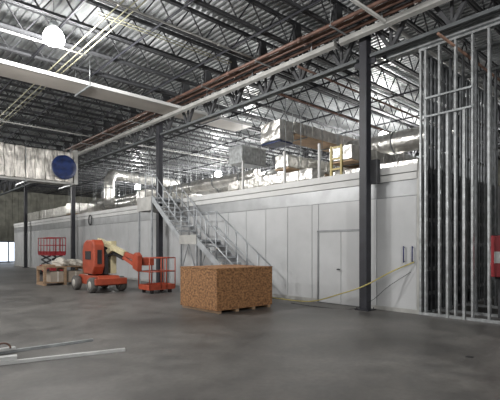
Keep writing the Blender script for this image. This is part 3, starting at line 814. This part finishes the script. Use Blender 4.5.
for k, z in enumerate((5.05, 4.62)):
    b = MB(); b.box(SXF - 0.075, 3.62, z, SXF - 0.048, 4.66, z + 0.05); b.box(SXF - 0.075, 3.62, z, SXF - 0.048, 4.66, z + 0.006)
    tag(b.build('stud_bridging', 'galvdark'), 'horizontal metal bar screwed across the front studs, %s of the two' % ['upper', 'lower'][k], 'metal bar', 'horizontal bars on the front studs')
for k, y in enumerate((4.14, 3.78)):
    b = MB(); b.box(SXF - 0.07, y - 0.03, 0.0, SXF - 0.05, y + 0.03, 4.62); 
    b.box(SXF - 0.07, y - 0.03, 0, SXF - 0.02, y - 0.025, 4.62)
    b.bm.free() if False else None
    tag(b.build('metal_strip', 'galv'), 'thin bright metal strip standing between front studs, %s one' % ['left', 'right'][k], 'metal strip', 'strips between front studs')

# red cabinet behind studs at right edge
t = thing('red_cabinet', (10.32, 3.3, 0.93), 'red metal cabinet with pale label behind the studs at the right edge', 'cabinet')
b = MB(); b.box(10.2, 2.75, 0.95, 10.62, 3.42, 1.85); b.build('body', 'red', t, 0.01)
b = MB(); b.box(10.18, 2.9, 1.02, 10.199, 3.38, 1.78); rd = b.build('door', 'red', t)
b = MB(); b.box(10.172, 3.0, 1.25, 10.179, 3.3, 1.5); b.build('label_plate', 'white', rd)
b = MB(); b.box(10.6, 2.8, 0, 10.66, 2.86, 1.9); b.box(10.6, 3.3, 0, 10.66, 3.36, 1.9); b.box(10.22, 2.8, 0.89, 10.66, 2.86, 0.95); b.box(10.22, 3.3, 0.89, 10.66, 3.36, 0.95); b.build('stand', 'joist', t)

# ------------------------------------------------------------------ small things
for k, y in enumerate((5.19, 4.97)):
    t = thing('pull_handle', (WX - 0.03, y, 1.22), 'dark blue vertical pull handle on the white wall, %s' % ['farther from the studs', 'nearest the studs'][k], 'handle', 'blue pull handles')
    b = MB(); b.rod((WX - 0.045, y, 1.22), (WX - 0.045, y, 1.62), 0.015); b.build('grip', 'handle', t)
    b = MB(); b.rod((WX - 0.045, y, 1.25), (WX, y, 1.25), 0.01); b.rod((WX - 0.045, y, 1.59), (WX, y, 1.59), 0.01); b.build('mount', 'handle', t)
hx = 9.28
def smooth(pts, n=8):
    pts = [V(p) for p in pts]; out = []
    for i in range(len(pts) - 1):
        p0 = pts[max(i - 1, 0)]; p1 = pts[i]; p2 = pts[i + 1]; p3 = pts[min(i + 2, len(pts) - 1)]
        for k in range(n):
            u = k / n
            out.append(0.5 * ((2 * p1) + (-p0 + p2) * u + (2 * p0 - 5 * p1 + 4 * p2 - p3) * u * u + (-p0 + 3 * p1 - 3 * p2 + p3) * u ** 3))
    out.append(pts[-1]); return out
b = MB(); b.tube(smooth([(9.8, 4.93, 1.24), (9.6, 5.4, 1.0), (9.3, 6.0, 0.62), (9.2, 6.7, 0.36), (9.3, 7.5, 0.12), (9.45, 8.2, 0.03), (9.5, 9.0, 0.018), (9.55, 9.9, 0.018), (9.5, 10.8, 0.018)]), 0.016, 8)
tag(b.build('air_hose', 'hose'), 'yellow-green hose drooping from the wall corner to the floor past the double door', 'hose')
b = MB(); b.tube(smooth([(9.78, 5.0, 1.0), (9.6, 5.5, 0.62), (9.5, 5.9, 0.25), (9.3, 6.35, 0.012), (9.0, 7.2, 0.01), (9.05, 8.2, 0.01)]), 0.007, 6)
tag(b.build('power_cable', 'black'), 'thin black cable hanging below the yellow-green hose by the wall', 'cable')
# hose ring on far wall
b = MB(); n = 20
b.tube([(WX - 0.05, 24.4 + 0.22 * math.cos(2 * PI * k / n), 3.15 + 0.28 * math.sin(2 * PI * k / n)) for k in range(n + 1)], 0.03, 8)
tag(b.build('hose_coil', 'joist'), 'small dark hose coil hung high on the white wall beside the column by the pallets', 'hose')

# metal studs lying on the floor at left
def floor_pt(px, py):   # nominal layout point on the floor
    d = 428 * 1.6 / (py - 247); r = d * (px - 250) / 428
    return V((0.673 * d + 0.739 * r, 0.739 * d - 0.6736 * r, 0))
def lying(p, q, z, w, h, lab, m='galvnew'):
    p, q = V(p), V(q); p.z = q.z = z
    d = (q - p).normalized(); a = V((-d.y, d.x, 0))
    b = MB(); th = 0.004
    for off, zz0, zz1, ww in ((0, h - th, h, w), (-w / 2 + th / 2, 0, h - th, th), (w / 2 - th / 2, 0, h - th, th)):
        c0, c1 = p + a * off, q + a * off
        vs = []
        for c in (c0, c1):
            for s_, zz in ((-1, zz0), (1, zz0), (1, zz1), (-1, zz1)): vs.append(b.bm.verts.new(c + a * s_ * ww / 2 + V((0, 0, zz))))
        for f in ((3, 2, 1, 0), (4, 5, 6, 7), (0, 1, 5, 4), (1, 2, 6, 5), (2, 3, 7, 6), (3, 0, 4, 7)): b.bm.faces.new([vs[i] for i in f])
    return tag(b.build('loose_stud', m), lab, 'stud', 'loose studs on the floor at left')
A = floor_pt
lying(A(-60, 372), A(125, 351), 0.001, 0.055, 0.045, 'loose metal stud on the floor at left, the longest and nearest')
lying(A(-50, 361), A(93, 341), 0.001, 0.05, 0.04, 'loose metal stud on the floor at left, farther and shorter with a dark tip', 'galvdark')
lying(A(-60, 364), A(15, 352), 0.046, 0.09, 0.04, 'loose metal stud lying on top of two others at the left edge')
lying(A(-60, 371), A(17, 362), 0.047, 0.12, 0.05, 'short wide metal track lying across the nearest loose stud at the left edge')
b = MB(); c = A(3, 356); n = 16
b.tube([(c.x + 0.10 * math.cos(PI * k / n), c.y + 0.03 * k / n, 0.095 + 0.09 * math.sin(PI * k / n)) for k in range(n + 1)], 0.014, 8)
tag(b.build('bent_rod', 'pipe'), 'bent reddish brown rod end on the loose studs at the left edge', 'rod')
# small debris
c = A(469, 357)
b = MB(); b.box(c.x - 0.04, c.y - 0.05, 0, c.x + 0.05, c.y + 0.04, 0.006); tag(b.build('floor_scrap', 'black'), 'small dark scrap lying on the floor at lower right', 'scrap')

# ------------------------------------------------------------------ camera, world, view
cam = bpy.data.cameras.new('camera'); co = bpy.data.objects.new('camera', cam); COL.objects.link(co)
co.location = (0, 0, 1.6)
co.rotation_euler = (PI / 2, 0, -math.atan2(0.673, 0.739))
cam.sensor_width = 36; cam.lens = 36 * 428 / 500; cam.shift_y = 0.094; cam.clip_end = 200
S.camera = co
w = bpy.data.worlds.new('world'); S.world = w; w.use_nodes = True
w.node_tree.nodes['Background'].inputs[0].default_value = (1.0, 0.98, 0.95, 1)
w.node_tree.nodes['Background'].inputs[1].default_value = 0.3
S.view_settings.view_transform = 'Standard'; S.view_settings.look = 'None'; S.view_settings.gamma = 1.0
S.view_settings.exposure = 0.7
S.view_settings.use_curve_mapping = False
